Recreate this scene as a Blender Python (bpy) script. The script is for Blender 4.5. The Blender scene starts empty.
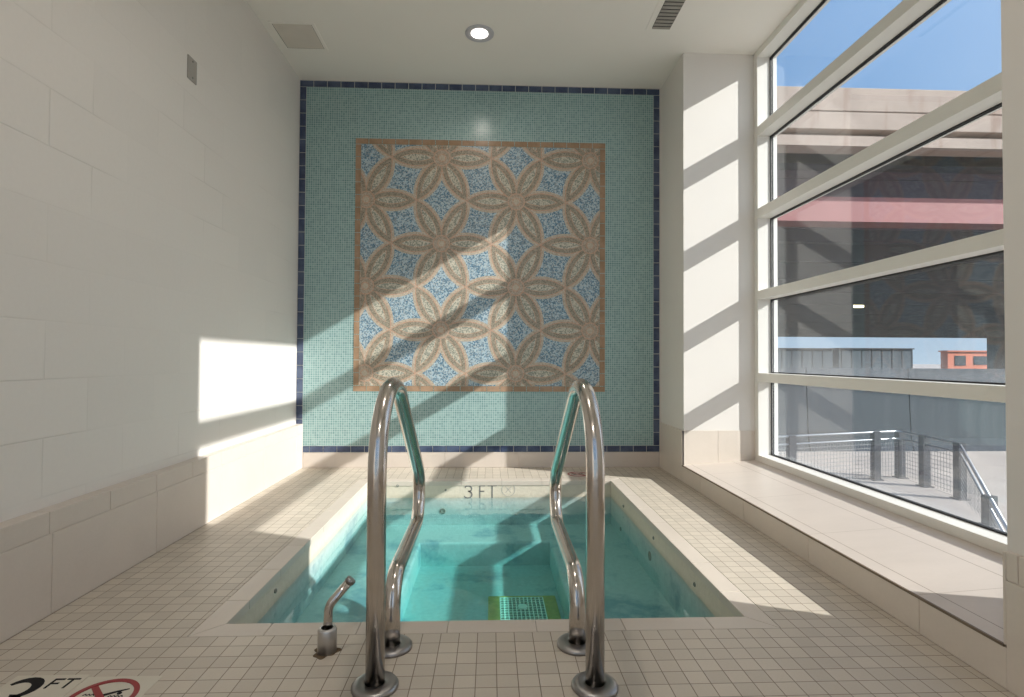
import bpy, bmesh, math, random
from mathutils import Vector, Matrix
random.seed(7)
C = bpy.context.scene.collection
PI = math.pi

# ---------------------------------------------------------------- node helpers
class N:
    """A scalar socket with arithmetic that builds Math nodes."""
    def __init__(s, nt, sock): s.nt, s.s = nt, sock
    def _m(s, op, *a, clamp=False):
        n = s.nt.nodes.new('ShaderNodeMath'); n.operation = op; n.use_clamp = clamp
        for i, v in enumerate((s,) + a):
            if isinstance(v, N): s.nt.links.new(v.s, n.inputs[i])
            else: n.inputs[i].default_value = v
        return N(s.nt, n.outputs[0])
    def __add__(s, o): return s._m('ADD', o)
    __radd__ = __add__
    def __sub__(s, o): return s._m('SUBTRACT', o)
    def __mul__(s, o): return s._m('MULTIPLY', o)
    __rmul__ = __mul__
    def __truediv__(s, o): return s._m('DIVIDE', o)
    def floor(s): return s._m('FLOOR')
    def fract(s): return s._m('FRACT')
    def abs(s): return s._m('ABSOLUTE')
    def lt(s, o): return s._m('LESS_THAN', o)
    def gt(s, o): return s._m('GREATER_THAN', o)
    def min(s, o): return s._m('MINIMUM', o)
    def max(s, o): return s._m('MAXIMUM', o)
    def pow(s, o): return s._m('POWER', o)
    def sqrt(s): return s._m('SQRT')
    def cos(s): return s._m('COSINE')
    def sin(s): return s._m('SINE')
    def atan2(s, o): return s._m('ARCTAN2', o)
    def clamp(s): return s._m('ADD', 0.0, clamp=True)
    def step(s, a, b):
        n = s.nt.nodes.new('ShaderNodeMapRange'); n.interpolation_type = 'SMOOTHSTEP'
        s.nt.links.new(s.s, n.inputs[0]); n.inputs[1].default_value = a; n.inputs[2].default_value = b
        return N(s.nt, n.outputs[0])

class Mat:
    def __init__(s, name):
        s.m = bpy.data.materials.new(name); s.m.use_nodes = True
        s.nt = s.m.node_tree; s.nt.nodes.clear()
        s.out = s.nt.nodes.new('ShaderNodeOutputMaterial')
    def node(s, t, **k):
        n = s.nt.nodes.new(t)
        for a, v in k.items(): setattr(n, a, v)
        return n
    def link(s, a, b): s.nt.links.new(a.s if isinstance(a, N) else a, b)
    def pos(s):
        g = s.node('ShaderNodeNewGeometry'); x = s.node('ShaderNodeSeparateXYZ')
        s.link(g.outputs['Position'], x.inputs[0])
        return tuple(N(s.nt, x.outputs[i]) for i in range(3)), g.outputs['Position']
    def vec(s, a, b, c=0.0):
        n = s.node('ShaderNodeCombineXYZ')
        for i, v in enumerate((a, b, c)):
            if isinstance(v, N): s.link(v, n.inputs[i])
            else: n.inputs[i].default_value = v
        return n.outputs[0]
    def noise(s, vec, scale, detail=3.0, rough=.5):
        n = s.node('ShaderNodeTexNoise'); n.inputs['Scale'].default_value = scale
        n.inputs['Detail'].default_value = detail; n.inputs['Roughness'].default_value = rough
        s.link(vec, n.inputs['Vector']); return N(s.nt, n.outputs['Fac'])
    def white(s, vec):
        n = s.node('ShaderNodeTexWhiteNoise', noise_dimensions='3D'); s.link(vec, n.inputs['Vector'])
        return N(s.nt, n.outputs['Value'])
    def mix(s, f, a, b):
        n = s.node('ShaderNodeMix', data_type='RGBA')
        if isinstance(f, N): s.link(f, n.inputs[0])
        else: n.inputs[0].default_value = f
        for i, v in ((6, a), (7, b)):
            if isinstance(v, (tuple, list)): n.inputs[i].default_value = (*v[:3], 1)
            else: s.link(v, n.inputs[i])
        return n.outputs[2]
    def scale(s, col, f):
        """colour * scalar"""
        n = s.node('ShaderNodeVectorMath', operation='SCALE'); 
        if isinstance(col, (tuple, list)): n.inputs[0].default_value = col[:3]
        else: s.link(col, n.inputs[0])
        s.link(f, n.inputs['Scale']); return n.outputs[0]
    def bump(s, h, strength=.3, dist=.002):
        n = s.node('ShaderNodeBump'); n.inputs['Strength'].default_value = strength
        n.inputs['Distance'].default_value = dist; s.link(h, n.inputs['Height']); return n.outputs[0]
    def bsdf(s, col, rough=.5, metal=0.0, normal=None, spec=.5):
        b = s.node('ShaderNodeBsdfPrincipled')
        if isinstance(col, (tuple, list)): b.inputs['Base Color'].default_value = (*col[:3], 1)
        else: s.link(col, b.inputs['Base Color'])
        if isinstance(rough, N): s.link(rough, b.inputs['Roughness'])
        else: b.inputs['Roughness'].default_value = rough
        b.inputs['Metallic'].default_value = metal
        b.inputs['Specular IOR Level'].default_value = spec
        if normal is not None: s.link(normal, b.inputs['Normal'])
        return b
    def schlick(s, f0, normal=None):
        g = s.node('ShaderNodeNewGeometry'); d = s.node('ShaderNodeVectorMath', operation='DOT_PRODUCT')
        s.link(g.outputs['Incoming'], d.inputs[0]); s.link(normal if normal is not None else g.outputs['Normal'], d.inputs[1])
        c = (N(s.nt, d.outputs['Value']).abs() * -1.0 + 1.0).clamp()
        return c.pow(5.0) * (1 - f0) + f0
    def done(s, sh): s.link(sh.outputs[0] if hasattr(sh, 'outputs') else sh, s.out.inputs['Surface']); return s.m

def plain(name, col, rough=.5, metal=0.0, mottle=.06, scale=14.0, spec=.5):
    m = Mat(name); _, P = m.pos()
    n = m.noise(P, scale, 4.0)
    return m.done(m.bsdf(m.scale(col, n * (2 * mottle) + (1 - mottle)), rough, metal, spec=spec))

# ---------------------------------------------------------------- materials
def weathered():
    m = Mat('weathered concrete'); (x, y, z), P = m.pos()
    n = m.noise(P, 1.1, 5.0); st = m.noise(m.vec(x * 1.6, 0.0, z * .22), 1.0, 4.0, .6); sp = m.noise(P, 9.0, 3.0)
    c = m.scale((.44, .345, .28), n * .5 + .75)
    c = m.mix(st.step(.52, .70) * .6, c, (.24, .125, .08))
    c = m.mix(sp.step(.66, .74) * .6, c, (.14, .10, .085))
    return m.done(m.bsdf(c, .9))
T = 0.0556                      # floor tile pitch
GX, GY = 0.0213, 1.6768         # a grout crossing

WL = -.114                      # water level in the tub
def floor_tile():
    m = Mat('small beige floor tile'); (x, y, z), P = m.pos()
    u, v = (x - GX) / T, (y - GY) / T
    du = (u.fract() - .5).abs(); dv = (v.fract() - .5).abs()
    g = du.max(dv).step(.472, .489)
    w = m.white(m.vec(u.floor(), v.floor()))
    dirt = m.noise(P, 2.2, 5.0)
    col = m.scale((.54, .475, .39), w * .14 + dirt * .20 + .82)
    fine = m.noise(P, 180.0, 2.0)
    col = m.scale(col, fine * .12 + .94)
    col = m.mix(g, col, (.21, .16, .115))
    h = (g * -1.0) + fine * .05
    return m.done(m.bsdf(col, g * .3 + .42, normal=m.bump(h, .5, .0015)))

def big_tile(name, col, ax='yz', du=None):
    m = Mat(name); (x, y, z), P = m.pos()
    n = m.noise(P, 3.0, 6.0, .6); f = m.noise(P, 90.0, 3.0)
    c = m.scale(col, n * .20 + f * .06 + .87)
    return m.done(m.bsdf(c, .38, normal=m.bump(f, .08, .001)))

def ledge_tile():
    m = Mat('ledge porcelain tile'); (x, y, z), P = m.pos()
    n = m.noise(m.vec(x * 1.0, y * 3.0, z), 2.4, 6.0, .6); f = m.noise(P, 90.0, 3.0)
    c = m.scale((.58, .51, .45), n * .20 + f * .06 + .87)
    j1 = (x - 1.39).abs().lt(.0017).max((x - 1.68).abs().lt(.0017))
    v = (y - 1.645) / .58
    j2 = (v.fract() - .5).abs().gt(.4975)
    c = m.mix(j1.max(j2 * .6), c, (.27, .21, .16))
    return m.done(m.bsdf(c, .36))

def block_paint():
    m = Mat('painted concrete block'); (x, y, z), P = m.pos()
    row = (z - .372) / .1955
    ri = row.floor()
    odd = (ri * .5).fract() * 2.0
    u = (y - 2.25) / .391 - odd * .5
    w = m.noise(P, 1.4, 3.0)
    keep = w.step(.48, .66)                         # joints are filled flush here and there
    dz = (row.fract() - .5).abs().step(.478, .5)
    dy = (u.fract() - .5).abs().step(.488, .5)
    j = dz.max(dy) * (keep * .85 + .12)
    fine = m.noise(P, 60.0, 5.0, .6)
    blk = m.white(m.vec(ri, u.floor()))
    c = m.scale((.725, .685, .635), blk * .03 + fine * .05 + .955)
    c = m.mix(j * .28, c, (.40, .37, .32))
    return m.done(m.bsdf(c, .45, normal=m.bump(j * -1.0 + fine * .12 + blk * .25, .45, .003)))

def wall_paint(name, col):
    m = Mat(name); _, P = m.pos()
    f = m.noise(P, 120.0, 4.0); n = m.noise(P, 1.7, 4.0)
    return m.done(m.bsdf(m.scale(col, n * .07 + .965), .55, normal=m.bump(f, .06, .001)))

def plaster():
    m = Mat('pool plaster'); (x, y, z), P = m.pos()
    n = m.noise(P, 2.6, 6.0, .65); f = m.noise(P, 40.0, 4.0)
    c = m.scale((.50, .555, .54), f * .34 + .82)
    stain = n.step(.50, .64) * z.lt(-.14)
    c = m.mix(stain * .75, c, (.17, .28, .34))
    c = m.mix(z.gt(WL), c, m.scale((.64, .57, .46), f * .2 + .88))
    ring = m.noise(m.vec(x * 6.0, y * 6.0, z * 22.0), 1.5, 4.0)
    scum = ((z + .114).abs() * -34.0 + 1.0).clamp() * ring
    c = m.mix(scum * .7, c, (.36, .32, .22))
    return m.done(m.bsdf(c, .6, normal=m.bump(f, .3, .006)))

def water():
    m = Mat('pool water'); (x, y, z), P = m.pos()
    rp = m.noise(m.vec(x, y * 1.0, 0.0), 5.0, 3.0, .5); r2 = m.noise(m.vec(x, y, .3), 22.0, 2.0)
    nrm = m.bump(rp + r2 * .15, .10, .02)
    fr = m.schlick(.02, nrm)
    tr = m.node('ShaderNodeBsdfTransparent'); gl = m.node('ShaderNodeBsdfGlossy')
    gl.inputs['Roughness'].default_value = .015; m.link(nrm, gl.inputs['Normal'])
    mx = m.node('ShaderNodeMixShader'); m.link(fr, mx.inputs[0]); m.link(tr.outputs[0], mx.inputs[1]); m.link(gl.outputs[0], mx.inputs[2])
    va = m.node('ShaderNodeVolumeAbsorption'); va.inputs['Color'].default_value = (0.42, .845, .835, 1); va.inputs['Density'].default_value = 2.2
    m.link(va.outputs[0], m.out.inputs['Volume'])
    return m.done(mx)

def glass():
    m = Mat('dusty window glass'); (x, y, z), P = m.pos()
    fr = m.schlick(.085)
    tr = m.node('ShaderNodeBsdfTransparent'); tr.inputs[0].default_value = (.93, .95, .95, 1)
    gl = m.node('ShaderNodeBsdfGlossy'); gl.inputs['Roughness'].default_value = 0.0
    mx = m.node('ShaderNodeMixShader'); m.link(fr, mx.inputs[0]); m.link(tr.outputs[0], mx.inputs[1]); m.link(gl.outputs[0], mx.inputs[2])
    # dried splashes: speckles and streaks, heavier just above each transom of the lower panes
    sp = m.noise(P, 150.0, 2.0).step(.62, .74); big = m.noise(P, 4.0, 3.0)
    streak = m.noise(m.vec(x, y * 30.0, z * 1.2), 2.0, 3.0)
    foot = ((z - .75) * -7.0 + 1.0).clamp() * z.gt(.72) * .16 + ((z - .19) * -3.0 + 1.0).clamp() * .05
    low = (z * -.55 + 1.0).clamp()
    fac = sp * big * low * .30 + streak * low * .05 + foot * (streak * .6 + sp * .8) + .005
    df = m.node('ShaderNodeBsdfDiffuse'); df.inputs[0].default_value = (.75, .80, .85, 1)
    tl = m.node('ShaderNodeBsdfTranslucent'); tl.inputs[0].default_value = (.75, .80, .85, 1)
    ad = m.node('ShaderNodeMixShader'); m.link(df.outputs[0], ad.inputs[1]); m.link(tl.outputs[0], ad.inputs[2])
    m2 = m.node('ShaderNodeMixShader'); m.link(fac, m2.inputs[0]); m.link(mx.outputs[0], m2.inputs[1]); m.link(ad.outputs[0], m2.inputs[2])
    return m.done(m2)

def steel():
    m = Mat('polished stainless steel'); _, P = m.pos()
    n = m.noise(P, 30.0, 4.0)
    return m.done(m.bsdf(m.scale((.60, .555, .51), n * .1 + .95), n * .10 + .12, 1.0))

def emis(name, col, s):
    m = Mat(name); e = m.node('ShaderNodeEmission'); e.inputs[0].default_value = (*col, 1); e.inputs[1].default_value = s
    return m.done(e)

def mosaic_field():
    m = Mat('sea green glass mosaic'); (x, y, z), P = m.pos()
    p = .0172
    u, v = x / p, z / p
    g = (u.fract() - .5).abs().max((v.fract() - .5).abs()).step(.37, .44)
    w = m.white(m.vec(u.floor(), v.floor(), 1.0))
    n = m.noise(P, 3.0, 3.0)
    c = m.mix(w, (.15, .28, .27), (.25, .395, .375))
    c = m.scale(c, n * .25 + .87)
    c = m.mix(g, c, (.42, .50, .49))
    return m.done(m.bsdf(c, g * .4 + .22, normal=m.bump(g * -1.0, .3, .001)))

def mosaic_flower():
    """six-petalled rosettes on a triangular lattice, set in small tesserae"""
    m = Mat('flower mosaic'); (x, y, z), P = m.pos()
    vo = m.node('ShaderNodeTexVoronoi', feature='F1'); vo.inputs['Scale'].default_value = 1 / .0085
    m.link(m.vec(x, z), vo.inputs['Vector'])
    sc = m.node('ShaderNodeSeparateColor'); m.link(vo.outputs['Color'], sc.inputs[0])
    rnd, rnd2 = N(m.nt, sc.outputs[0]), N(m.nt, sc.outputs[1])
    edge = N(m.nt, vo.outputs['Distance']).step(.42, .62)
    a = .3868; H3 = a * math.sqrt(3)
    X, Z = x + .386, z - 2.400
    def cell(px, pz):
        qx = ((px / (3 * a) + .5).fract() - .5) * (3 * a); qz = ((pz / H3 + .5).fract() - .5) * H3
        return qx, qz
    q1x, q1z = cell(X, Z); q2x, q2z = cell(X + 1.5 * a, Z + H3 / 2)
    d1 = q1x * q1x + q1z * q1z; d2 = q2x * q2x + q2z * q2z
    s = d1.lt(d2)
    qx = q2x + (q1x - q2x) * s; qz = q2z + (q1z - q2z) * s
    r = (qx * qx + qz * qz).sqrt() / a
    th = qz.atan2(qx)
    th = ((th / (PI / 3) + .5).fract() - .5) * (PI / 3)
    px = r * th.cos(); pz = (r * th.sin()).abs()
    sg = .172; R = (.25 + sg * sg) / (2 * sg)
    ex = px - .5; ez = pz + (R - sg)
    d = (ex * ex + ez * ez).sqrt() - R                      # < 0 inside the petal
    salmon, olive, cream, blue_l, blue_d, tan = (.46, .275, .185), (.37, .355, .275), (.60, .545, .44), (.36, .48, .55), (.065, .17, .26), (.50, .41, .31)
    blue = m.mix(rnd.gt(.5), blue_d, blue_l)
    bg = m.mix(rnd, (.52, .43, .33), (.36, .29, .22))
    col = m.mix(d.gt(.058), bg, blue)
    col = m.mix(d.lt(.010), col, salmon)
    col = m.mix(d.lt(-.012), col, m.mix(rnd, (.17, .15, .105), (.29, .24, .175)))
    col = m.mix(d.lt(-.090), col, salmon)
    col = m.mix(d.lt(-.102), col, m.mix(rnd.gt(.5), (.22, .24, .20), (.52, .48, .38)))
    # rosette
    col = m.mix(r.lt(.175), col, salmon)
    col = m.mix(r.lt(.150), col, m.mix(rnd, (.42, .33, .25), (.27, .21, .15)))
    col = m.mix(r.lt(.085), col, salmon)
    col = m.mix(r.lt(.060), col, (.44, .37, .28))
    col = m.scale(col, rnd2 * .28 + .84)
    col = m.mix(edge * .35, col, (.52, .48, .40))
    return m.done(m.bsdf(col, .32, normal=m.bump(edge * -1.0, .25, .001)))

def border_tile(name, ca, cb):
    m = Mat(name); _, P = m.pos()
    n = m.noise(P, 9.0, 3.0); f = m.noise(P, 55.0, 3.0)
    return m.done(m.bsdf(m.scale(m.mix(n.step(.35, .65), ca, cb), f * .3 + .85), .2))

M = {
 'floor': floor_tile(), 'coping': big_tile('pool coping tile', (.57, .50, .425)),
 'base': big_tile('base tile', (.65, .575, .495)), 'basew': big_tile('wall base tile', (.58, .51, .445)), 'ledge': ledge_tile(),
 'block': block_paint(), 'wall': wall_paint('warm white wall paint', (.725, .685, .635)), 'ceil': wall_paint('ceiling paint', (.84, .80, .74)),
 'grout': plain('grey grout', (.38, .33, .28), .8), 'plaster': plaster(), 'water': water(), 'glass': glass(), 'steel': steel(),
 'satin': plain('satin steel', (.33, .32, .315), .34, 1.0), 'door': plain('panel paint', (.66, .60, .53), .5), 'ring': plain('pale grey lamp trim', (.50, .49, .52), .4), 'brushed': plain('brushed steel', (.56, .54, .52), .42, .9), 'frame': plain('cream aluminium frame', (.76, .74, .69), .4, mottle=.02),
 'gasket': plain('black rubber gasket', (.02, .02, .022), .6), 'field': mosaic_field(), 'flower': mosaic_flower(),
 'navy': border_tile('navy glazed tile', (.04, .055, .105), (.08, .105, .17)), 'tan': border_tile('tan glazed tile', (.29, .19, .115), (.38, .25, .16)),
 'mgrout': plain('pale mosaic grout', (.52, .52, .47), .8), 'trim': plain('brown tile edge trim', (.16, .115, .075), .5),
 'grey': plain('dark grey metal', (.20, .19, .17), .5), 'slat': plain('vent slat metal', (.33, .305, .27), .5), 'black': plain('black glaze', (.006, .006, .007), .6, spec=.2),
 'red': plain('red glaze', (.28, .018, .022), .35), 'ivory': plain('ivory marker tile', (.60, .55, .45), .3), 'greyink': plain('grey ink', (.17, .165, .16), .6), 'paleink': plain('pale grey ink', (.40, .39, .36), .6),
 'lamp': emis('lamp lens glow', (1, .95, .9), 5.0), 'white': plain('white enamel', (.78, .76, .73), .35), 'rust': plain('rust stain', (.13, .085, .045), .9, mottle=.4, scale=60),
 'algae': plain('olive drain frame', (.55, .42, .13), .7, mottle=.3, scale=30), 'grate': plain('pale drain grate', (.92, .92, .80), .5), 'darkvoid': plain('dark drain sump', (.02, .035, .03), .9),
 'fit': plain('grey plastic fitting', (.22, .23, .20), .5),
 'ground': plain('pale concrete paving', (.38, .335, .30), .85, mottle=.2, scale=1.2), 'asphalt': plain('asphalt', (.035, .04, .05), .9),
 'conc': weathered(), 'concd': plain('dark mottled concrete', (.04, .035, .058), .9, mottle=.25, scale=1.0),
 'girder': plain('red painted girder', (.32, .11, .105), .6, mottle=.15, scale=.7), 'girder_shade': plain('girder steel in painted shade', (.085, .05, .075), .7, mottle=.15, scale=.7), 'dgird': plain('dark painted girder', (.03, .024, .045), .7),
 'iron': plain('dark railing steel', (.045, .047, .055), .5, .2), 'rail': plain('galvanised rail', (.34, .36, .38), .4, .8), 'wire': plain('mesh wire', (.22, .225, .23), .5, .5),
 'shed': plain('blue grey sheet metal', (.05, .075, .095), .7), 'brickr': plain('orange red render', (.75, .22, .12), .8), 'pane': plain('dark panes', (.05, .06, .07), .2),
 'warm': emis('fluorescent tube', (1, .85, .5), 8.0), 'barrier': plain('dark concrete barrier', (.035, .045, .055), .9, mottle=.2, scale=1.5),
}

# ---------------------------------------------------------------- mesh helpers
def box(bm, x0, x1, y0, y1, z0, z1, bev=0.0):
    r = bmesh.ops.create_cube(bm, size=1.0)
    for v in r['verts']:
        v.co = Vector(((x0 + x1) / 2 + v.co.x * (x1 - x0), (y0 + y1) / 2 + v.co.y * (y1 - y0), (z0 + z1) / 2 + v.co.z * (z1 - z0)))
    if bev > 0:
        ed = {e for v in r['verts'] for e in v.link_edges}
        bmesh.ops.bevel(bm, geom=list(ed), offset=bev, segments=2, profile=.5, affect='EDGES')

def prism(bm, pts, z0, z1):
    """pts: xy outline; straight extrusion in z"""
    a = [bm.verts.new((x, y, z0)) for x, y in pts]; b = [bm.verts.new((x, y, z1)) for x, y in pts]
    n = len(pts)
    bm.faces.new(a[::-1]); bm.faces.new(b)
    for i in range(n): bm.faces.new((a[i], a[(i + 1) % n], b[(i + 1) % n], b[i]))

def prism_y(bm, pts, y0, y1):
    a = [bm.verts.new((x, y0, z)) for x, z in pts]; b = [bm.verts.new((x, y1, z)) for x, z in pts]
    n = len(pts)
    bm.faces.new(a); bm.faces.new(b[::-1])
    for i in range(n): bm.faces.new((a[i], b[i], b[(i + 1) % n], a[(i + 1) % n]))

def tube(bm, pts, r, seg=24, cap=True):
    pts = [Vector(p) for p in pts]; rings = []
    t0 = (pts[1] - pts[0]).normalized()
    up = Vector((1, 0, 0)) if abs(t0.x) < .9 else Vector((0, 1, 0))
    nrm = (up - t0 * up.dot(t0)).normalized()
    for i, p in enumerate(pts):
        t = (pts[min(i + 1, len(pts) - 1)] - pts[max(i - 1, 0)]).normalized()
        nrm = (nrm - t * nrm.dot(t)).normalized(); b = t.cross(nrm)
        rings.append([bm.verts.new(p + r * (math.cos(k * 2 * PI / seg) * nrm + math.sin(k * 2 * PI / seg) * b)) for k in range(seg)])
    for A, B in zip(rings, rings[1:]):
        for k in range(seg):
            f = bm.faces.new((A[k], A[(k + 1) % seg], B[(k + 1) % seg], B[k])); f.smooth = True
    if cap: bm.faces.new(rings[0][::-1]); bm.faces.new(rings[-1])

def lathe(bm, prof, c=(0, 0, 0), axis='z', seg=40):
    """prof: (radius, height) pairs; axis z/x/y from centre c"""
    c = Vector(c); rings = []
    def P(r, h, a):
        u, v = r * math.cos(a), r * math.sin(a)
        return c + {'z': Vector((u, v, h)), 'x': Vector((h, u, v)), 'y': Vector((u, h, v))}[axis]
    for r, h in prof:
        rings.append([bm.verts.new(P(r, h, k * 2 * PI / seg)) for k in range(seg)] if r > 1e-6 else [bm.verts.new(P(0, h, 0))])
    for A, B in zip(rings, rings[1:]):
        for k in range(seg):
            q = (k + 1) % seg
            if len(A) == 1 and len(B) == 1: continue
            if len(A) == 1: f = bm.faces.new((A[0], B[k], B[q]))
            elif len(B) == 1: f = bm.faces.new((A[k], A[q], B[0]))
            else: f = bm.faces.new((A[k], A[q], B[q], B[k]))
            f.smooth = True

def stroke(bm, pts, w, o, ux, uy, n, th=.0012):
    """a flat pen stroke: 2-D points laid out from origin o along ux, uy, thickness along n"""
    o, ux, uy, n = map(Vector, (o, ux, uy, n)); Lp, Rp = [], []
    for i, p in enumerate(pts):
        a = Vector(pts[max(i - 1, 0)]); b = Vector(pts[min(i + 1, len(pts) - 1)]); d = (b - a).normalized()
        wi = w[i] if isinstance(w, (list, tuple)) else w
        q = Vector((-d.y, d.x)) * wi / 2; p = Vector(p)
        Lp.append(p + q); Rp.append(p - q)
    def V(p, h): return bm.verts.new(o + ux * p.x + uy * p.y + n * h)
    A = [(V(l, 0), V(r, 0), V(l, th), V(r, th)) for l, r in zip(Lp, Rp)]
    for a, b in zip(A, A[1:]):
        bm.faces.new((a[2], a[3], b[3], b[2])); bm.faces.new((a[0], a[2], b[2], b[0])); bm.faces.new((a[3], a[1], b[1], b[3])); bm.faces.new((a[1], a[0], b[0], b[1]))
    for a in (A[0], A[-1]): bm.faces.new((a[0], a[1], a[3], a[2]))

def ring2(r, n=40, a0=0, a1=2 * PI, c=(0, 0), rx=None):
    return [(c[0] + (rx or r) * math.cos(a0 + (a1 - a0) * i / n), c[1] + r * math.sin(a0 + (a1 - a0) * i / n)) for i in range(n + 1)]

def fillet(P, R, n=14):
    """round the corners of a polyline"""
    P = [Vector(p) for p in P]; out = [P[0]]
    for i in range(1, len(P) - 1):
        a, b = (P[i - 1] - P[i]).normalized(), (P[i + 1] - P[i]).normalized(); r = R[i - 1]
        ang = math.acos(max(-1, min(1, a.dot(b)))); t = r / math.tan(ang / 2)
        c = P[i] + (a + b).normalized() * (r / math.sin(ang / 2)); s, e = P[i] + a * t - c, P[i] + b * t - c
        tot = math.acos(max(-1, min(1, s.dot(e) / (r * r)))); ax = s.cross(e).normalized()
        for k in range(n + 1): out.append(c + Matrix.Rotation(tot * k / n, 3, ax) @ s)
    out.append(P[-1]); return out

def new(): return bmesh.new()
def obj(name, bm, mat, parent=None, kind=None):
    me = bpy.data.meshes.new(name); o = bpy.data.objects.new(name, me)
    bmesh.ops.recalc_face_normals(bm, faces=bm.faces)
    if parent:
        w = Vector((0, 0, 0)); q = parent
        while q: w += q.location; q = q.parent
        bmesh.ops.translate(bm, vec=-w, verts=bm.verts)
        o.parent = parent
    bm.to_mesh(me); bm.free(); me.materials.append(M[mat] if isinstance(mat, str) else mat); C.objects.link(o)
    if kind: o['kind'] = kind
    return o
def tag(o, label, cat, group=None):
    o['label'] = label; o['category'] = cat
    if group: o['group'] = group
    return o
def thing(name, label, cat, loc=(0, 0, 0), group=None):
    o = bpy.data.objects.new(name, None); o.location = loc; o.empty_display_size = .1; C.objects.link(o)
    return tag(o, label, cat, group)
def struct(name, bm, mat, label, cat, parent=None):
    return tag(obj(name, bm, mat, None, 'structure'), label, cat)
def boxes(*L, bev=0.0):
    bm = new()
    for b in L: box(bm, *b, bev=bev)
    return bm
def dup(o, loc, label=None):
    r = o.copy(); C.objects.link(r); r.location = loc
    if label: r['label'] = label
    for ch in list(o.children):
        c = ch.copy(); C.objects.link(c); c.parent = r
        for g in list(ch.children): d = g.copy(); C.objects.link(d); d.parent = c
    return r

# ---------------------------------------------------------------- dimensions
XL, XLP = -1.425, -1.482          # left base tile face, left painted face
XR, XRP = 1.3234, 1.337           # right base tile / riser face, right painted face
D, D2, YN = 4.197, 3.699, 1.355   # back wall, far pier face, near pier edge
XJ, XG, XO = 1.839, 1.935, 1.980  # window frame face, glass, outer cap
H, YB = 2.989, -1.60              # ceiling, wall behind the camera
PX0, PX1, PN, PF = -.832, .840, 1.753, 3.739
CW = .0762                        # coping width
WL = -.114                        # water level
ZL0, ZL1 = .112, .146             # ledge height, front and back

# ---------------------------------------------------------------- setting
cx0, cx1, cy0, cy1 = PX0 - CW, PX1 + CW, GY, PF + CW
struct('floor', boxes((XLP, cx0, YB, D, -.03, 0), (cx1, XRP, YB, D, -.03, 0), (cx0, cx1, YB, cy0, -.03, 0), (cx0, cx1, cy1, D, -.03, 0)), 'floor',
       'pool deck of small square beige tiles around the hot tub', 'floor')
struct('wall_left', boxes((XLP - .2, XLP, YB, D + .2, -.1, H)), 'block', 'white painted concrete block wall on the left', 'wall')
struct('wall_back', boxes((XLP, 2.03, D + .006, D + .2, -.1, H)), 'wall', 'back wall that carries the mosaic', 'wall')
bm = boxes((XRP, XO, D2, D + .006, -.1, H), (XRP, XO, YB, YN, -.1, H), (XRP + .02, XO, YN, D2, -.6, .09))
struct('wall_right', bm, 'wall', 'white plaster piers either side of the big window', 'wall')
struct('ceiling', boxes((XLP - .2, XO, YB, D + .2, H, H + .2)), 'ceil', 'flat off-white ceiling', 'ceiling')

# left base: lower course .56 long, a low upper course .28 long
bm = new(); y = 1.836 - .555 * 6
while y < D:
    box(bm, XLP, XL, max(y, YB) + .0012, min(y + .555, D) - .0012, .001, .2625, .002); y += .555
y = 1.822 - .2817 * 12
while y < D - .01:
    box(bm, XLP, XL, max(y, YB) + .0012, min(y + .2817, D) - .0012, .265, .336, .002); y += .2817
box(bm, XLP - .001, XL - .0025, YB, D, 0, .3345)
struct('baseboard_left', bm, 'basew', 'tall beige tile base along the left wall', 'baseboard')
bm = new(); x = -.349 - .572 * 2
while x < XR:
    box(bm, max(x, XL) + .0012, min(x + .572, XR) - .0012, D, D + .008, .001, .1165, .0015); x += .572
box(bm, XL, XR, D + .002, D + .01, 0, .115)
struct('baseboard_back', bm, 'basew', 'low beige tile base below the mosaic', 'baseboard')
# right: riser under the ledge and pier bases in one continuous face
bm = new(); yb = [YB, YB + .4] + [1.63 + .58 * k for k in range(-5, 4)]
yb = sorted(v for v in yb if v > YB - .01)
edges = [v for v in yb if v < D] + [D]
for a, b in zip(edges, edges[1:]):
    if b - a < .02: continue
    # split at the opening: full base beside it, low riser below the ledge
    for s, e, z1 in ((a, min(b, YN - .008), .278), (max(a, YN - .008), min(b, D2 - .003), ZL0 - .006), (max(a, D2 - .003), b, .35)):
        if e - s > .004:
            box(bm, XR, XRP + .001, s + (.0012 if s == a else 0), e - (.0012 if e == b else 0), .001, z1, .0015)
y = 1.314 - .29 * 12
while y < YN - .02:
    a, b = max(y, YB), min(y + .29, YN - .008)
    box(bm, XR, XRP + .001, a + .0012, b - .0012, .2805, .352, .0015); y += .29
box(bm, XR + .003, XRP, YB, YN - .010, 0, .35); box(bm, XR + .003, XRP, YN - .02, D2 - .003, 0, ZL0 - .008); box(bm, XR + .003, XRP, D2 - .003, D, 0, .348)
# pier faces above the ledge
for a, b in ((XRP + .0012, 1.5765), (1.5785, XJ)): box(bm, a, b, D2 - .003, D2 + .003, ZL0 - .004, .35)
box(bm, XR, XJ, YN - .008, YN + .0005, ZL0 + .001, .35, .0015)
struct('baseboard_right', bm, 'base', 'beige tile base and riser along the right side', 'baseboard')
bm = new(); prism_y(bm, [(XR + .003, ZL0 - .02), (XJ + .03, ZL0 - .02), (XJ + .03, ZL1 + .002), (XR + .003, ZL0)], YN, D2 - .001)
struct('trim_1', bm, 'ledge', 'wide sunlit tiled ledge under the window', 'ledge')
struct('trim_2', boxes((XR - .001, XR + .006, YN, D2 - .003, ZL0 - .006, ZL0 + .0015)), 'trim', 'thin brown edge strip on the front of the ledge', 'trim')

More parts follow.
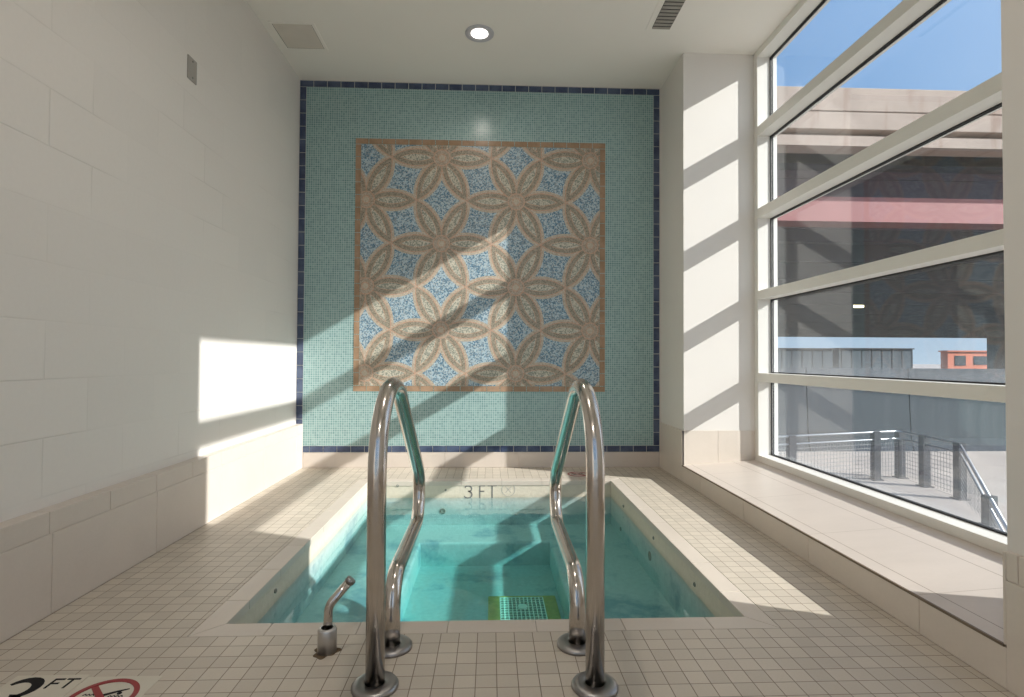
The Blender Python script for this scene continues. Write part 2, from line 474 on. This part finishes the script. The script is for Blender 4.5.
# window ---------------------------------------------------------------------
W = tag(bpy.data.objects.new('window_1', None), 'big window of five wide panes in a cream frame', 'window'); W['kind'] = 'structure'; W.location = (XJ, (YN + D2) / 2, ZL1); C.objects.link(W)
YA, YZ = YN + .05, D2 - .047       # clear opening between the jambs
TR = [(.692, .751), (1.258, 1.317), (1.820, 1.886), (2.393, 2.457)]
zs0, zs1, zh = ZL1, .188, 2.945
box_ = lambda *a: a
bm = boxes((XJ, XG, YN, YA, zs0, H), (XJ, XG, YZ, D2 + .002, zs0, H), (XJ, XG, YA - .001, YZ + .001, zs0, zs1), (XJ, XG, YA - .001, YZ + .001, zh, H), bev=.0015)
for b in ((XG + .006, XO, YN, YA, .1, H), (XG + .006, XO, YZ + .004, D2 + .002, .1, H), (XG + .006, XO, YN, D2, .1, zs1 - .004), (XG + .006, XO, YN, D2, zh + .006, H)): box(bm, *b)
obj('window_frame', bm, 'frame', W)
for a, b in TR:
    t = obj('transom', boxes((XJ, XG, YA - .0005, YZ + .0005, a, b), bev=.0015), 'frame', W)
    obj('outer_cap', boxes((XG + .006, XO, YA, YZ, a + .004, b - .004)), 'frame', t)
lev = [zs1] + [v for ab in TR for v in ab] + [zh]
for a, b in zip(lev[::2], lev[1::2]):
    p_ = obj('pane', boxes((XG, XG + .006, YA - .004, YZ + .004, a - .004, b + .004)), 'glass', W)
    g = .007
    obj('gasket', boxes((XG - .007, XG, YA, YA + g, a, b), (XG - .007, XG, YZ - g, YZ, a, b), (XG - .007, XG, YA + g, YZ - g, a, a + g), (XG - .007, XG, YA + g, YZ - g, b - g, b),
                        (XG + .006, XG + .013, YA, YA + g, a, b), (XG + .006, XG + .013, YZ - g, YZ, a, b), (XG + .006, XG + .013, YA + g, YZ - g, a, a + g), (XG + .006, XG + .013, YA + g, YZ - g, b - g, b)), 'gasket', p_)
# added glazed end wall behind the camera, lets in sky light as fill
W2 = tag(bpy.data.objects.new('fill_window', None), 'added glazed end wall behind the viewer for fill daylight', 'window'); W2['kind'] = 'structure'; W2.location = (0, YB, 0); C.objects.link(W2)
bm = new()
for x in (XLP, -.55, .40, XRP - .06): box(bm, x, x + .06, YB - .08, YB, 0, H)
for z in (0, 1.0, 2.2, H - .06): box(bm, XLP, XRP, YB - .075, YB - .005, z, z + .06)
obj('window_frame', bm, 'frame', W2)
for i, x in enumerate((XLP + .06, -.49, .46)):
    x1 = (-.55, .40, XRP - .06)[i]
    for a, b in ((.06, 1.0), (1.06, 2.2), (2.26, H - .06)): obj('pane', boxes((x, x1, YB - .04, YB - .034, a, b)), 'glass', W2)

# ---------------------------------------------------------------- mosaic
mz0, mz1, mx0, mx1 = .1175, 2.982, XLP + .001, XR + .003
mural = thing('mosaic_mural', 'square flower mosaic in a sea green field with navy border on back wall', 'mosaic', ((mx0 + mx1) / 2, D, mz0))
bw = .050
obj('grout_bed', boxes((mx0, mx1, D + .003, D + .006, mz0, mz1)), 'mgrout', mural)
def border(x0, x1, z0, z1, w, nx, nz, ya):
    bm = new(); gp = .0022
    for i in range(nx):
        a, b = x0 + (x1 - x0) * i / nx, x0 + (x1 - x0) * (i + 1) / nx
        for q in (z0, z1 - w): box(bm, a + gp, b - gp, ya, D + .004, q + gp, q + w - gp)
    for i in range(nz):
        a, b = z0 + w + (z1 - z0 - 2 * w) * i / nz, z0 + w + (z1 - z0 - 2 * w) * (i + 1) / nz
        for q in (x0, x1 - w): box(bm, q + gp, q + w - gp, ya, D + .004, a + gp, b - gp)
    return bm
obj('navy_border', border(mx0, mx1, mz0, mz1, bw, 27, 27, D), 'navy', mural)
obj('green_field', boxes((mx0 + bw, mx1 - bw, D + .001, D + .004, mz0 + bw, mz1 - bw)), 'field', mural)
ix0, ix1, iz0, iz1 = -1.053, .895, .583, 2.541
obj('tan_border', border(ix0, ix1, iz0, iz1, .046, 19, 19, D - .001), 'tan', mural)
obj('flower_panel', boxes((ix0 + .046, ix1 - .046, D - .0005, D + .002, iz0 + .046, iz1 - .046)), 'flower', mural)

# ---------------------------------------------------------------- hot tub
tub = thing('hot_tub', 'sunken rectangular hot tub with plaster walls and bench below the mosaic', 'hot tub', ((PX0 + PX1) / 2, (PN + PF) / 2, 0))
ZB, ZF = -.300, -.445
bx0, bx1, by0, by1 = -.425, .375, 2.12, 3.385
bm = boxes((PX0 - .1, PX0, PN - .1, PF + .1, -.6, -.031), (PX1, PX1 + .1, PN - .1, PF + .1, -.6, -.031), (PX0, PX1, PN - .1, PN, -.6, -.031), (PX0, PX1, PF, PF + .1, -.6, -.031))
box(bm, PX0, PX1, PN, PF, -.6, ZF)
obj('basin', bm, 'plaster', tub)
def bench(bm):
    prof = [(0, ZB), (1, ZB)]
    for b in ((PX0, bx0, PN, PF), (bx1, PX1, PN, PF), (bx0, bx1, by1, PF), (bx0, bx1, PN, by0)): box(bm, *b, ZF - .01, ZB)
bm = new()
outer = [(PX0, PN), (PX1, PN), (PX1, PF), (PX0, PF)]; inner = [(bx0, by0), (bx1, by0), (bx1, by1), (bx0, by1)]
def rings(bm, R):
    V = [[bm.verts.new(p) for p in r] for r in R]
    for A, B in zip(V, V[1:]):
        for k in range(4): bm.faces.new((A[k], A[(k + 1) % 4], B[(k + 1) % 4], B[k]))
e = .016
def off(pts, d): s = [(1, 1), (-1, 1), (-1, -1), (1, -1)]; return [(p[0] - q[0] * d, p[1] - q[1] * d) for p, q in zip(pts, s)]
rings(bm, [[(*p, ZB) for p in outer]] + [[(*p, ZB - e * (1 - math.cos(t))) for p in off(inner, e * (1 - math.sin(t)))] for t in (0, .4, .8, 1.2, PI / 2)] + [[(*p, ZF - .005) for p in inner]])
obj('bench', bm, 'plaster', tub)
# coping: mitred strips of long tiles
bm = new(); g = .0011
def strip(p0, p1, q0, q1, ts):
    """outer edge p0->p1, inner edge q0->q1, cut at parameters ts of the inner edge"""
    p0, p1, q0, q1 = map(Vector, (p0, p1, q0, q1)); Lq = (q1 - q0).length; d = (q1 - q0).normalized(); nrm = (p0 - q0) - d * (p0 - q0).dot(d)
    cuts = [0] + list(ts) + [Lq]
    for i, (a, b) in enumerate(zip(cuts, cuts[1:])):
        qa, qb = q0 + d * (a + g), q0 + d * (b - g)
        pa = p0 + d * g * 2 if i == 0 else qa + nrm; pb = p1 - d * g * 2 if i == len(cuts) - 2 else qb + nrm
        pa, pb = pa - nrm * .014, pb - nrm * .014
        prism(bm, [tuple(qa), tuple(qb), tuple(pb), tuple(pa)], -.031, 0)
o_, i_ = [(cx0, cy0), (cx1, cy0), (cx1, cy1), (cx0, cy1)], [(PX0 + .004, PN - .004 + .008), (PX1 - .004, PN + .004), (PX1 - .004, PF - .004), (PX0 + .004, PF - .004)]
def cut(L, s, st): 
    r = []; v = s
    while v < L - .03: r.append(v); v += st
    return r
Lx, Ly = PX1 - PX0 - .008, PF - PN - .008
strip(o_[0], o_[1], i_[0], i_[1], cut(Lx, -.143 - PX0 - .277 * 2 + .01, .277)); strip(o_[1], o_[2], i_[1], i_[2], cut(Ly, .19, .277))
strip(o_[2], o_[3], i_[2], i_[3], cut(Lx, .2, .277)); strip(o_[3], o_[0], i_[3], i_[0], cut(Ly, .15, .277))
bmesh.ops.bevel(bm, geom=[e_ for e_ in bm.edges if all(abs(v.co.z) < 1e-5 for v in e_.verts)], offset=.0015, segments=1, affect='EDGES')
cop = obj('coping', bm, 'coping', tub)
bm = boxes((cx0, cx1, cy0, PN + .002, -.03, -.0025), (cx0, cx1, PF - .002, cy1, -.03, -.0025), (cx0, PX0 + .002, PN, PF, -.03, -.0025), (PX1 - .002, cx1, PN, PF, -.03, -.0025))
obj('coping_grout', bm, 'grout', cop)
# depth marking painted on the far wall of the tub
def three(s=1.0, n=12):
    return [(p[0] * s, p[1] * s) for p in ring2(.225, n, math.radians(155), math.radians(-78), (.30, .72), rx=.25) + ring2(.265, n + 2, math.radians(84), math.radians(-150), (.28, .27), rx=.29)]
UX, UZ = (1, 0, 0), (0, 0, 1)
bm = new(); hgt = .088; o0 = (-.177, PF - .0002, -.1165)
stroke(bm, [(p[0] * hgt * 1.1, p[1] * hgt) for p in three()], .0085, o0, UX, UZ, (0, -1, 0))
oF = (-.068, PF - .0002, -.1165)
for L in ([(0, 0), (0, hgt)], [(-.004, hgt - .004), (.036, hgt - .004)], [(0, hgt * .52), (.031, hgt * .52)]): stroke(bm, L, .0085, oF, UX, UZ, (0, -1, 0))
oT = (.017, PF - .0002, -.1165)
for L in ([(0, 0), (0, hgt)], [(-.031, hgt - .004), (.031, hgt - .004)]): stroke(bm, L, .0085, oT, UX, UZ, (0, -1, 0))
mk = obj('depth_marking', bm, 'greyink', tub); mk['label'] = 'grey 3 FT lettering on the far tub wall'
bm = new(); oc = (.128, PF - .0002, -.060)
stroke(bm, ring2(.045), .0035, oc, UX, UZ, (0, -1, 0)); 
for sx in (-1, 1): stroke(bm, [(-.02 * sx, -.022), (.02 * sx, .022)], .003, oc, UX, UZ, (0, -1, 0))
mk = obj('no_diving_marking', bm, 'paleink', tub); mk['label'] = 'thin grey crossed circle beside the 3 FT lettering'
# small fittings in the tub walls
def fitting(x, y, z, ax, r=.012):
    bm = new(); s = {'x+': 1, 'x-': -1, 'y-': -1}[ax]
    lathe(bm, [(r, -.002 * s), (r, .004 * s), (r * .7, .006 * s), (r * .5, .003 * s), (0, .002 * s)], (x, y, z), ax[0], 20)
    obj('wall_fitting', bm, 'fit', tub)
for y, z, r in ((3.378, -.079, .009), (3.45, -.245, .013), (2.754, -.073, .008), (2.82, -.188, .024), (2.197, -.078, .009)): fitting(PX1, y, z, 'x-', r)
fitting(PX0, 2.156, -.067, 'x+', .009)
for x, z, r in ((-.302, -.061, .007), (-.629, -.030, .009), (-.319, -.204, .020)): fitting(x, PF, z, 'y-', r)

# water
tag(obj('pool_water', boxes((PX0 - .004, PX1 + .004, PN - .004, PF + .004, ZF - .02, WL)), 'water', None, 'stuff'), 'clear teal water filling the hot tub', 'water')

# drain
dr = thing('floor_drain', 'olive framed drain with pale grid cover on the tub floor', 'drain', (.172, 2.78, ZF))
bm = boxes((-.005, .058, 2.55, 2.93, ZF, ZF + .012), (.285, .355, 2.55, 2.93, ZF, ZF + .012), (.058, .285, 2.55, 2.585, ZF, ZF + .012), (.058, .285, 2.905, 2.93, ZF, ZF + .012), bev=.004)
obj('drain_frame', bm, 'algae', dr)
obj('sump', boxes((.058, .285, 2.585, 2.905, ZF - .001, ZF + .002)), 'darkvoid', dr)
bm = new()
for i in range(12): box(bm, .058 + .227 * i / 11 - .0026, .058 + .227 * i / 11 + .0026, 2.585, 2.905, ZF + .006, ZF + .014)
for i in range(13): box(bm, .058, .285, 2.585 + .32 * i / 12 - .0026, 2.585 + .32 * i / 12 + .0026, ZF + .007, ZF + .0135)
gr = obj('grid_cover', bm, 'grate', dr)
bm = new(); lathe(bm, [(.026, ZF + .012), (.026, ZF + .018), (.02, ZF + .022), (0, ZF + .022)], (.172, 2.79, 0)); obj('screw_cap', bm, 'grate', gr)

# ---------------------------------------------------------------- handrails
def handrail(xf, xr, yf, yr, label):
    t = thing('handrail', label, 'handrail', ((xf + xr) / 2, (yf + yr) / 2, 0), 'handrails of the hot tub')
    L = lambda s: xf + (xr - xf) * s
    P = [(xf, yf, .004), (xf, yf + .002, .964), (L(.2), yf + 1.075, .192), (xr, yr, .196), (xr, yr, .004)]
    bm = new(); tube(bm, fillet(P, [.217, .118, .095], 18), .0242, 28)
    obj('tube', bm, 'steel', t)
    for x, y in ((xf, yf), (xr, yr)):
        bm = new(); lathe(bm, [(.0255, .014), (.029, .0165), (.050, .0125), (.0565, .0105), (.0595, .0065), (.0595, .0003), (.02, .0003)], (x, y, 0), 'z', 48)
        obj('flange', bm, 'satin', t)
    return t
handrail(-.290, -.282, 1.410, 1.600, 'bent stainless steel handrail left of the grey 3 FT lettering, beside the short deck spout')
handrail(.272, .259, 1.392, 1.595, 'bent stainless steel handrail right of the grey 3 FT lettering, nearer the window')

# spout
sp = thing('deck_spout', 'short bent stainless spout on a round base at the tub edge', 'spout', (-.463, 1.585, 0))
bm = new(); lathe(bm, [(0, .001), (.0265, .001), (.0265, .062), (.024, .068), (.0165, .068)], (-.463, 1.585, 0), 'z', 40); obj('base', bm, 'brushed', sp)
bm = new(); tube(bm, fillet([(-.463, 1.585, .05), (-.459, 1.585, .130), (-.403, 1.600, .194)], [.045], 10), .0125, 20); pp = obj('pipe', bm, 'steel', sp)
bm = new(); d_ = Vector((.057, .015, .07)).normalized(); c_ = Vector((-.403, 1.6, .194))
tube(bm, [c_ - d_ * .006, c_ + d_ * .006], .0145, 20); obj('end_cap', bm, 'satin', pp)
bm = new(); pts = []
for k in range(40):
    a = k * 2 * PI / 40; rr = .034 + .006 * math.sin(3 * a + 1) + .004 * math.sin(7 * a); pts.append((-.466 + rr * math.cos(a), 1.583 + rr * math.sin(a)))
prism(bm, pts, 0, .0012); obj('rust_ring', bm, 'rust', sp)

# ---------------------------------------------------------------- depth markers in the deck
def nodive(bm_r, bm_k, o, ux, uy, n, r):
    stroke(bm_r, ring2(r, 48), r * .17, o, ux, uy, n, .0016)
    stroke(bm_r, [(-r * .62, r * .62), (r * .62, -r * .62)], r * .2, o, ux, uy, n, .0015)
    stroke(bm_k, [(-.50 * r, -.30 * r), (-.1 * r, .12 * r), (.28 * r, .34 * r), (.62 * r, .50 * r)], [.04 * r, .13 * r, .10 * r, .04 * r], o, ux, uy, n, .0010)
    for z0 in (.20, -.10):
        stroke(bm_k, [(-.7 * r + i * .06 * r, z0 * r + (.035 * r if i % 2 else -.035 * r)) for i in range(10)], .045 * r, o, ux, uy, n, .0008)
        stroke(bm_k, [(.18 * r + i * .06 * r, z0 * r - .1 * r + (.035 * r if i % 2 else -.035 * r)) for i in range(9)], .045 * r, o, ux, uy, n, .0008)
    stroke(bm_k, ring2(r * .04, 14, c=(.44 * r, .26 * r)), .07 * r, o, ux, uy, n, .0010)
UXf, UYf, UN = (1, -.045, 0), (.045, 1, 0), (0, 0, 1)
mt = thing('depth_marker_tile', 'ivory floor tile marked 3 FT in black, in the near left corner', 'marker tile', (-1.14, 1.39, 0))
obj('tile', boxes((-1.236, -1.0495, 1.302, 1.4875, -.002, .0012), bev=.0006), 'ivory', mt)
bm = new(); s = .17; o3 = (-1.228, 1.312, .0012)
t3 = three(1.0, 14); wd = [.010 + .016 * math.sin(PI * min(1, i / 14)) if i <= 14 else .012 + .014 * math.sin(PI * (i - 14) / (len(t3) - 15)) for i in range(len(t3))]
stroke(bm, [(p[0] * s * .86, p[1] * s * .96) for p in t3], wd, o3, UX, (0, 1, 0), UN, .0006)
oF = (-1.122, 1.428, .0012); h2 = .042
for L in ([(0, 0), (0, h2)], [(-.003, h2 - .003), (.024, h2 - .003)], [(0, h2 * .5), (.020, h2 * .5)]): stroke(bm, L, .0062, oF, UX, (0, 1, 0), UN, .0006)
for L in ([(.045, 0), (.045, h2)], [(.029, h2 - .003), (.062, h2 - .003)]): stroke(bm, L, .0062, oF, UX, (0, 1, 0), UN, .0006)
obj('lettering', bm, 'black', mt)
nt = thing('no_diving_tile', 'ivory floor tile with red no diving sign beside the black 3 FT tile', 'marker tile', (-.95, 1.38, 0))
obj('tile', boxes((-1.0470, -.857, 1.290, 1.476, -.002, .0012), bev=.0006), 'ivory', nt)
b1, b2 = new(), new(); nodive(b1, b2, (-.952, 1.383, .0012), UX, (0, 1, 0), UN, .074)
obj('red_ring', b1, 'red', nt); obj('diver_figure', b2, 'black', nt)
nt = thing('no_diving_tile', 'small floor tile with dark red ring on the far deck behind the right handrail', 'marker tile', (.64, 3.94, 0))
obj('tile', boxes((.55, .735, 3.845, 4.03, -.002, .0012), bev=.0006), 'coping', nt)
b1, b2 = new(), new(); nodive(b1, b2, (.642, 3.938, .0012), UX, (0, 1, 0), UN, .070)
obj('red_ring', b1, 'red', nt); obj('diver_figure', b2, 'black', nt)

# ---------------------------------------------------------------- ceiling and wall fittings
def downlight(x, y, label, power):
    t = thing('downlight', label, 'ceiling light', (x, y, H), 'recessed ceiling lights')
    bm = new(); lathe(bm, [(.055, -.0005), (.060, -.003), (.074, -.008), (.090, -.008), (.0955, -.004), (.0955, -.0005)], (x, y, H), 'z', 48); obj('trim_ring', bm, 'ring', t)
    bm = new(); lathe(bm, [(.0555, -.0035), (.036, -.0055), (0, -.007)], (x, y, H), 'z', 40); obj('lens', bm, 'lamp', t)
    Ld = bpy.data.lights.new('lamp', 'SPOT'); Ld.energy = power; Ld.color = (1, .905, .81); Ld.spot_size = math.radians(172); Ld.spot_blend = 1.0; Ld.shadow_soft_size = .06
    lo = bpy.data.objects.new('lamp', Ld); lo.location = (0, 0, -.075); lo.parent = t; C.objects.link(lo)
    return t
LAMP = 33.0
downlight(-.085, 3.540, 'round recessed light glowing in the ceiling in front of the mosaic', LAMP * .34)
for k, y in enumerate((1.55, -.35)):  # two added fixtures out of view, put in as fill light
    downlight(-.085, y, ('added round fill light in the ceiling above the near tub edge', 'added round fill light in the ceiling behind the viewer')[k], LAMP)

ap = thing('access_panel', 'square flush access panel in the ceiling by the left wall', 'panel', (-1.29, 3.635, H))
obj('frame', boxes((-1.435, -1.42, 3.48, 3.79, H - .004, H), (-1.165, -1.145, 3.48, 3.79, H - .004, H), (-1.42, -1.165, 3.48, 3.495, H - .004, H), (-1.42, -1.165, 3.772, 3.79, H - .004, H)), 'ceil', ap)
obj('door', boxes((-1.416, -1.169, 3.499, 3.768, H - .002, H)), 'door', ap)
obj('reveal', boxes((-1.42, -1.165, 3.495, 3.772, H - .0012, H)), 'grey', ap)
vt = thing('ceiling_vent', 'long slatted grey air vent in the ceiling near the window', 'vent', (1.09, 3.1, H))
vx0, vx1, vy0, vy1 = 1.031, 1.152, 2.60, 3.425
obj('flange', boxes((vx0 - .035, vx0, vy0 - .03, vy1 + .02, H - .003, H), (vx1, vx1 + .02, vy0 - .03, vy1 + .02, H - .003, H), (vx0, vx1, vy0 - .03, vy0, H - .003, H), (vx0, vx1, vy1, vy1 + .02, H - .003, H)), 'ceil', vt)
obj('duct', boxes((vx0, vx1, vy0, vy1, H - .001, H)), 'gasket', vt)
bm = new(); y = vy0 + .005
while y < vy1:
    prism_y(bm, [(vx0 + .002, H - .004), (vx1 - .002, H - .004), (vx1 - .002, H - .006), (vx0 + .002, H - .006)], y - .014, y + .010); y += .034
s_ = obj('slats', bm, 'slat', vt); s_['kind'] = 'stuff'
pl = thing('wall_plate', 'small grey blank plate high on the left wall', 'plate', (XLP, 2.70, 2.25))
obj('plate', boxes((XLP - .002, XLP + .006, 2.664, 2.742, 2.200, 2.314), bev=.002), 'slat', pl)
for z in (2.217, 2.297):
    bm = new(); lathe(bm, [(.005, .005), (.005, .008), (0, .009)], (XLP, 2.703, z), 'x', 14); obj('screw', bm, 'grey', pl)

# ---------------------------------------------------------------- outdoors
GZ = -1.72
bm = new(); box(bm, 2.06, 400, -60, 400, GZ - .3, GZ); struct('ground', bm, 'ground', 'sunlit pale paving outside the window', 'ground')
bp = thing('overpass', 'concrete highway overpass with red girder beyond the window', 'overpass', (20, 15, GZ))
OX0, OX1 = -20, 130
obj('parapet', boxes((OX0, OX1, 15.0, 15.4, 8.00, 8.68), (OX0, OX1, 15.03, 15.4, 7.97, 8.0), (OX0, OX1, 15.0, 15.4, 7.47, 7.97), bev=.02), 'conc', bp)
obj('deck_edge', boxes((OX0, OX1, 15.39, 15.7, 7.25, 7.80), (OX0, OX1, 14.98, 16.4, 6.98, 7.27)), 'conc', bp)
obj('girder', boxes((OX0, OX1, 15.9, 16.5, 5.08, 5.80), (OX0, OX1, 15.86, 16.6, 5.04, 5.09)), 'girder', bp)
obj('shaded_girder', boxes((OX0, OX1, 17.0, 17.1, 5.1, 6.98), (OX0, OX1, 16.9, 17.0, 6.70, 6.76)), 'girder_shade', bp)  # upper girder face, its shade put into the dark plum colour
obj('deck_slab', boxes((OX0, OX1, 15.6, 115, 6.98, 7.4)), 'concd', bp)  # dark bluish concrete tone with mottling
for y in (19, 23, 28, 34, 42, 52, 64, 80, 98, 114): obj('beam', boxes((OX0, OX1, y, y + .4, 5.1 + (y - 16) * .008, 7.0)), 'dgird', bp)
for x, y in ((73.5, 75), (128, 75)): 
    bm = new(); lathe(bm, [(1.6, GZ), (1.6, 4.6), (2.1, 5.6), (2.1, 7.0)], (x, y, 0), 'z', 24); obj('column', bm, 'concd', bp)
bl = thing('barrier_wall', 'dark barrier wall standing under the overpass', 'barrier', (12, 14.9, GZ))
bm = new()
for k in range(12):
    x0 = -6 + k * 3.0; bm2 = [(14.9, GZ), (15.45, GZ), (15.35, GZ + .35), (15.25, .62), (15.1, .62), (15.0, GZ + .35)]
    a = [bm.verts.new((x0 + .01, y, z)) for y, z in bm2]; b = [bm.verts.new((x0 + 2.98, y, z)) for y, z in bm2]
    bm.faces.new(a); bm.faces.new(b[::-1])
    for i in range(6): bm.faces.new((a[i], b[i], b[(i + 1) % 6], a[(i + 1) % 6]))
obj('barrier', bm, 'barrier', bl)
struct('road', boxes((2.06, 400, 15.5, 118, GZ, GZ + .01)), 'asphalt', 'dark road surface under the overpass', 'road')

# railing: level run, return, then down the stair
A_, B_, C_, D_ = Vector((3.2, 9.95, -.70)), Vector((8.98, 11.55, -.70)), Vector((8.72, 9.75, -.70)), Vector((7.2, 7.2, -1.62))
rl = thing('stair_railing', 'steel railing with mesh panels along the sunlit paving outside', 'railing', (8.0, 10, GZ))
bm = new(); tube(bm, fillet([A_, B_, C_, D_], [.12, .15], 6), .026, 10); obj('top_rail', bm, 'rail', rl)
dz = Vector((0, 0, .16)); bm = new(); tube(bm, fillet([A_ - dz, B_ - dz, C_ - dz, D_ - dz], [.12, .15], 6), .022, 10); obj('mid_rail', bm, 'rail', rl)
def post(p):
    bm = boxes((p.x - .07, p.x + .07, p.y - .07, p.y + .07, GZ, p.z + .02), (p.x - .11, p.x + .11, p.y - .11, p.y + .11, GZ, GZ + .02)); obj('post', bm, 'iron', rl)
for f in (.12, .5, .88, 1.0): post(A_.lerp(B_, f))
for f in (.45, 1.0): post(B_.lerp(C_, f))
post(C_.lerp(D_, .62))
def mesh_panel(a, b):
    bm = new(); L = (b - a).length; n = max(2, int(L / .085))
    def bar(p, q, r=.0045): tube(bm, [p, q], r, 4, False)
    for i in range(n + 1):
        p = a.lerp(b, i / n); bar(Vector((p.x, p.y, max(GZ + .05, p.z - 1.0))), p - dz)
    for k in range(11):
        o = Vector((0, 0, -.17 - k * .083)); bar(a + o, b + o)
    w = obj('mesh_panel', bm, 'wire', rl); w['kind'] = 'stuff'
mesh_panel(A_, A_.lerp(B_, .5)); mesh_panel(A_.lerp(B_, .5), B_); mesh_panel(B_, C_); mesh_panel(C_, D_)
# far buildings seen under the overpass
def shed(x0, x1, h, label, y=122):
    t = thing('warehouse', label, 'building', ((x0 + x1) / 2, y, GZ))
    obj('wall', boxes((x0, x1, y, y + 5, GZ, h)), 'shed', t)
    bm = new(); k = x0 + .6
    while k < x1: box(bm, k, k + .12, y - .08, y, GZ, h); k += 2.4
    obj('cladding_rib', bm, 'iron', t)['kind'] = 'stuff'
    obj('roof', boxes((x0 - .3, x1 + .3, y - .3, y + 5.3, h, h + .25)), 'iron', t)
shed(52, 79, 3.4, 'long blue grey shed leftmost under the overpass'); shed(80.5, 98, 3.5, 'blue grey shed between the long shed and the orange building'); 
ob = thing('orange_building', 'small orange red building far under the overpass', 'building', (110, 122, GZ))
obj('wall', boxes((106.5, 118, 122, 124, GZ, 3.0)), 'brickr', ob); obj('roof', boxes((106.2, 118.3, 121.7, 124.3, 3.0, 3.3)), 'brickr', ob)
obj('window', boxes((108.2, 110.8, 121.9, 122, -.2, 2.1)), 'pane', ob); obj('window', boxes((112.8, 117.5, 121.9, 122, 0, 2.0)), 'pane', ob)
lp = thing('street_light', 'small yellow lamp hanging under the overpass beams', 'lamp', (31.4, 45, 5.9))
obj('housing', boxes((31.0, 32.0, 44.8, 45.2, 5.62, 5.72), (31.45, 31.55, 44.95, 45.05, 5.7, 7.0)), 'iron', lp); obj('tube', boxes((31.1, 31.8, 44.85, 45.15, 5.38, 5.62)), 'warm', lp)

# ---------------------------------------------------------------- light
SD = Vector((-1, .41, -.585)).normalized()
sun = bpy.data.lights.new('sun', 'SUN'); sun.energy = 9.4; sun.angle = math.radians(.6); sun.color = (1, .965, .935)
so = bpy.data.objects.new('sun', sun); so.rotation_mode = 'QUATERNION'; so.rotation_quaternion = SD.to_track_quat('-Z', 'Y'); so.location = (8, -4, 8); C.objects.link(so)

w = bpy.data.worlds.new('sky'); bpy.context.scene.world = w; w.use_nodes = True; nt_ = w.node_tree; nt_.nodes.clear()
class WN(Mat):
    def __init__(s, nt): s.nt = nt
k = WN(nt_)
tc = k.node('ShaderNodeTexCoord'); sx = k.node('ShaderNodeSeparateXYZ'); k.link(tc.outputs['Generated'], sx.inputs[0])
dx, dy, dzz = (N(nt_, sx.outputs[i]) for i in range(3))
el = dzz.max(0.0)
sky = k.mix(el.pow(.6).step(.0, .75), (.54, .70, .88), (.20, .46, .90))
sky = k.mix(el.step(.48, .95), sky, (.07, .19, .48))
dot = (dx * -SD.x + dy * -SD.y + dzz * -SD.z).max(0.0)
glow = k.scale((1.0, .93, .82), dot.pow(3.0) * 1.5)
ad = k.node('ShaderNodeVectorMath', operation='ADD'); k.link(sky, ad.inputs[0]); k.link(glow, ad.inputs[1])
bg = k.node('ShaderNodeBackground'); k.link(ad.outputs[0], bg.inputs[0]); bg.inputs[1].default_value = 1.0
ow = k.node('ShaderNodeOutputWorld'); k.link(bg.outputs[0], ow.inputs[0])

# ---------------------------------------------------------------- camera
cam = bpy.data.cameras.new('camera'); cam.sensor_width = 36; cam.lens = 19.0186; cam.clip_start = .02; cam.clip_end = 2000
co = bpy.data.objects.new('camera', cam); C.objects.link(co)
Rv, Uv, Fv = Vector((.99919996, -.03966492, .00511265)), Vector((-.005861, -.01877334, .99980659)), Vector((.03956127, .99903666, .0189908))
co.matrix_world = Matrix(((Rv.x, Uv.x, -Fv.x, 0), (Rv.y, Uv.y, -Fv.y, 0), (Rv.z, Uv.z, -Fv.z, .84), (0, 0, 0, 1)))
sc = bpy.context.scene; sc.camera = co
sc.view_settings.view_transform = 'Standard'; sc.view_settings.look = 'None'; sc.view_settings.exposure = 0.0; sc.view_settings.gamma = 1.0; sc.view_settings.use_curve_mapping = False
sc.cycles.max_bounces = 12; sc.cycles.diffuse_bounces = 8; sc.cycles.transparent_max_bounces = 24; sc.cycles.use_denoising = True
sc.cycles.sample_clamp_indirect = 6.0
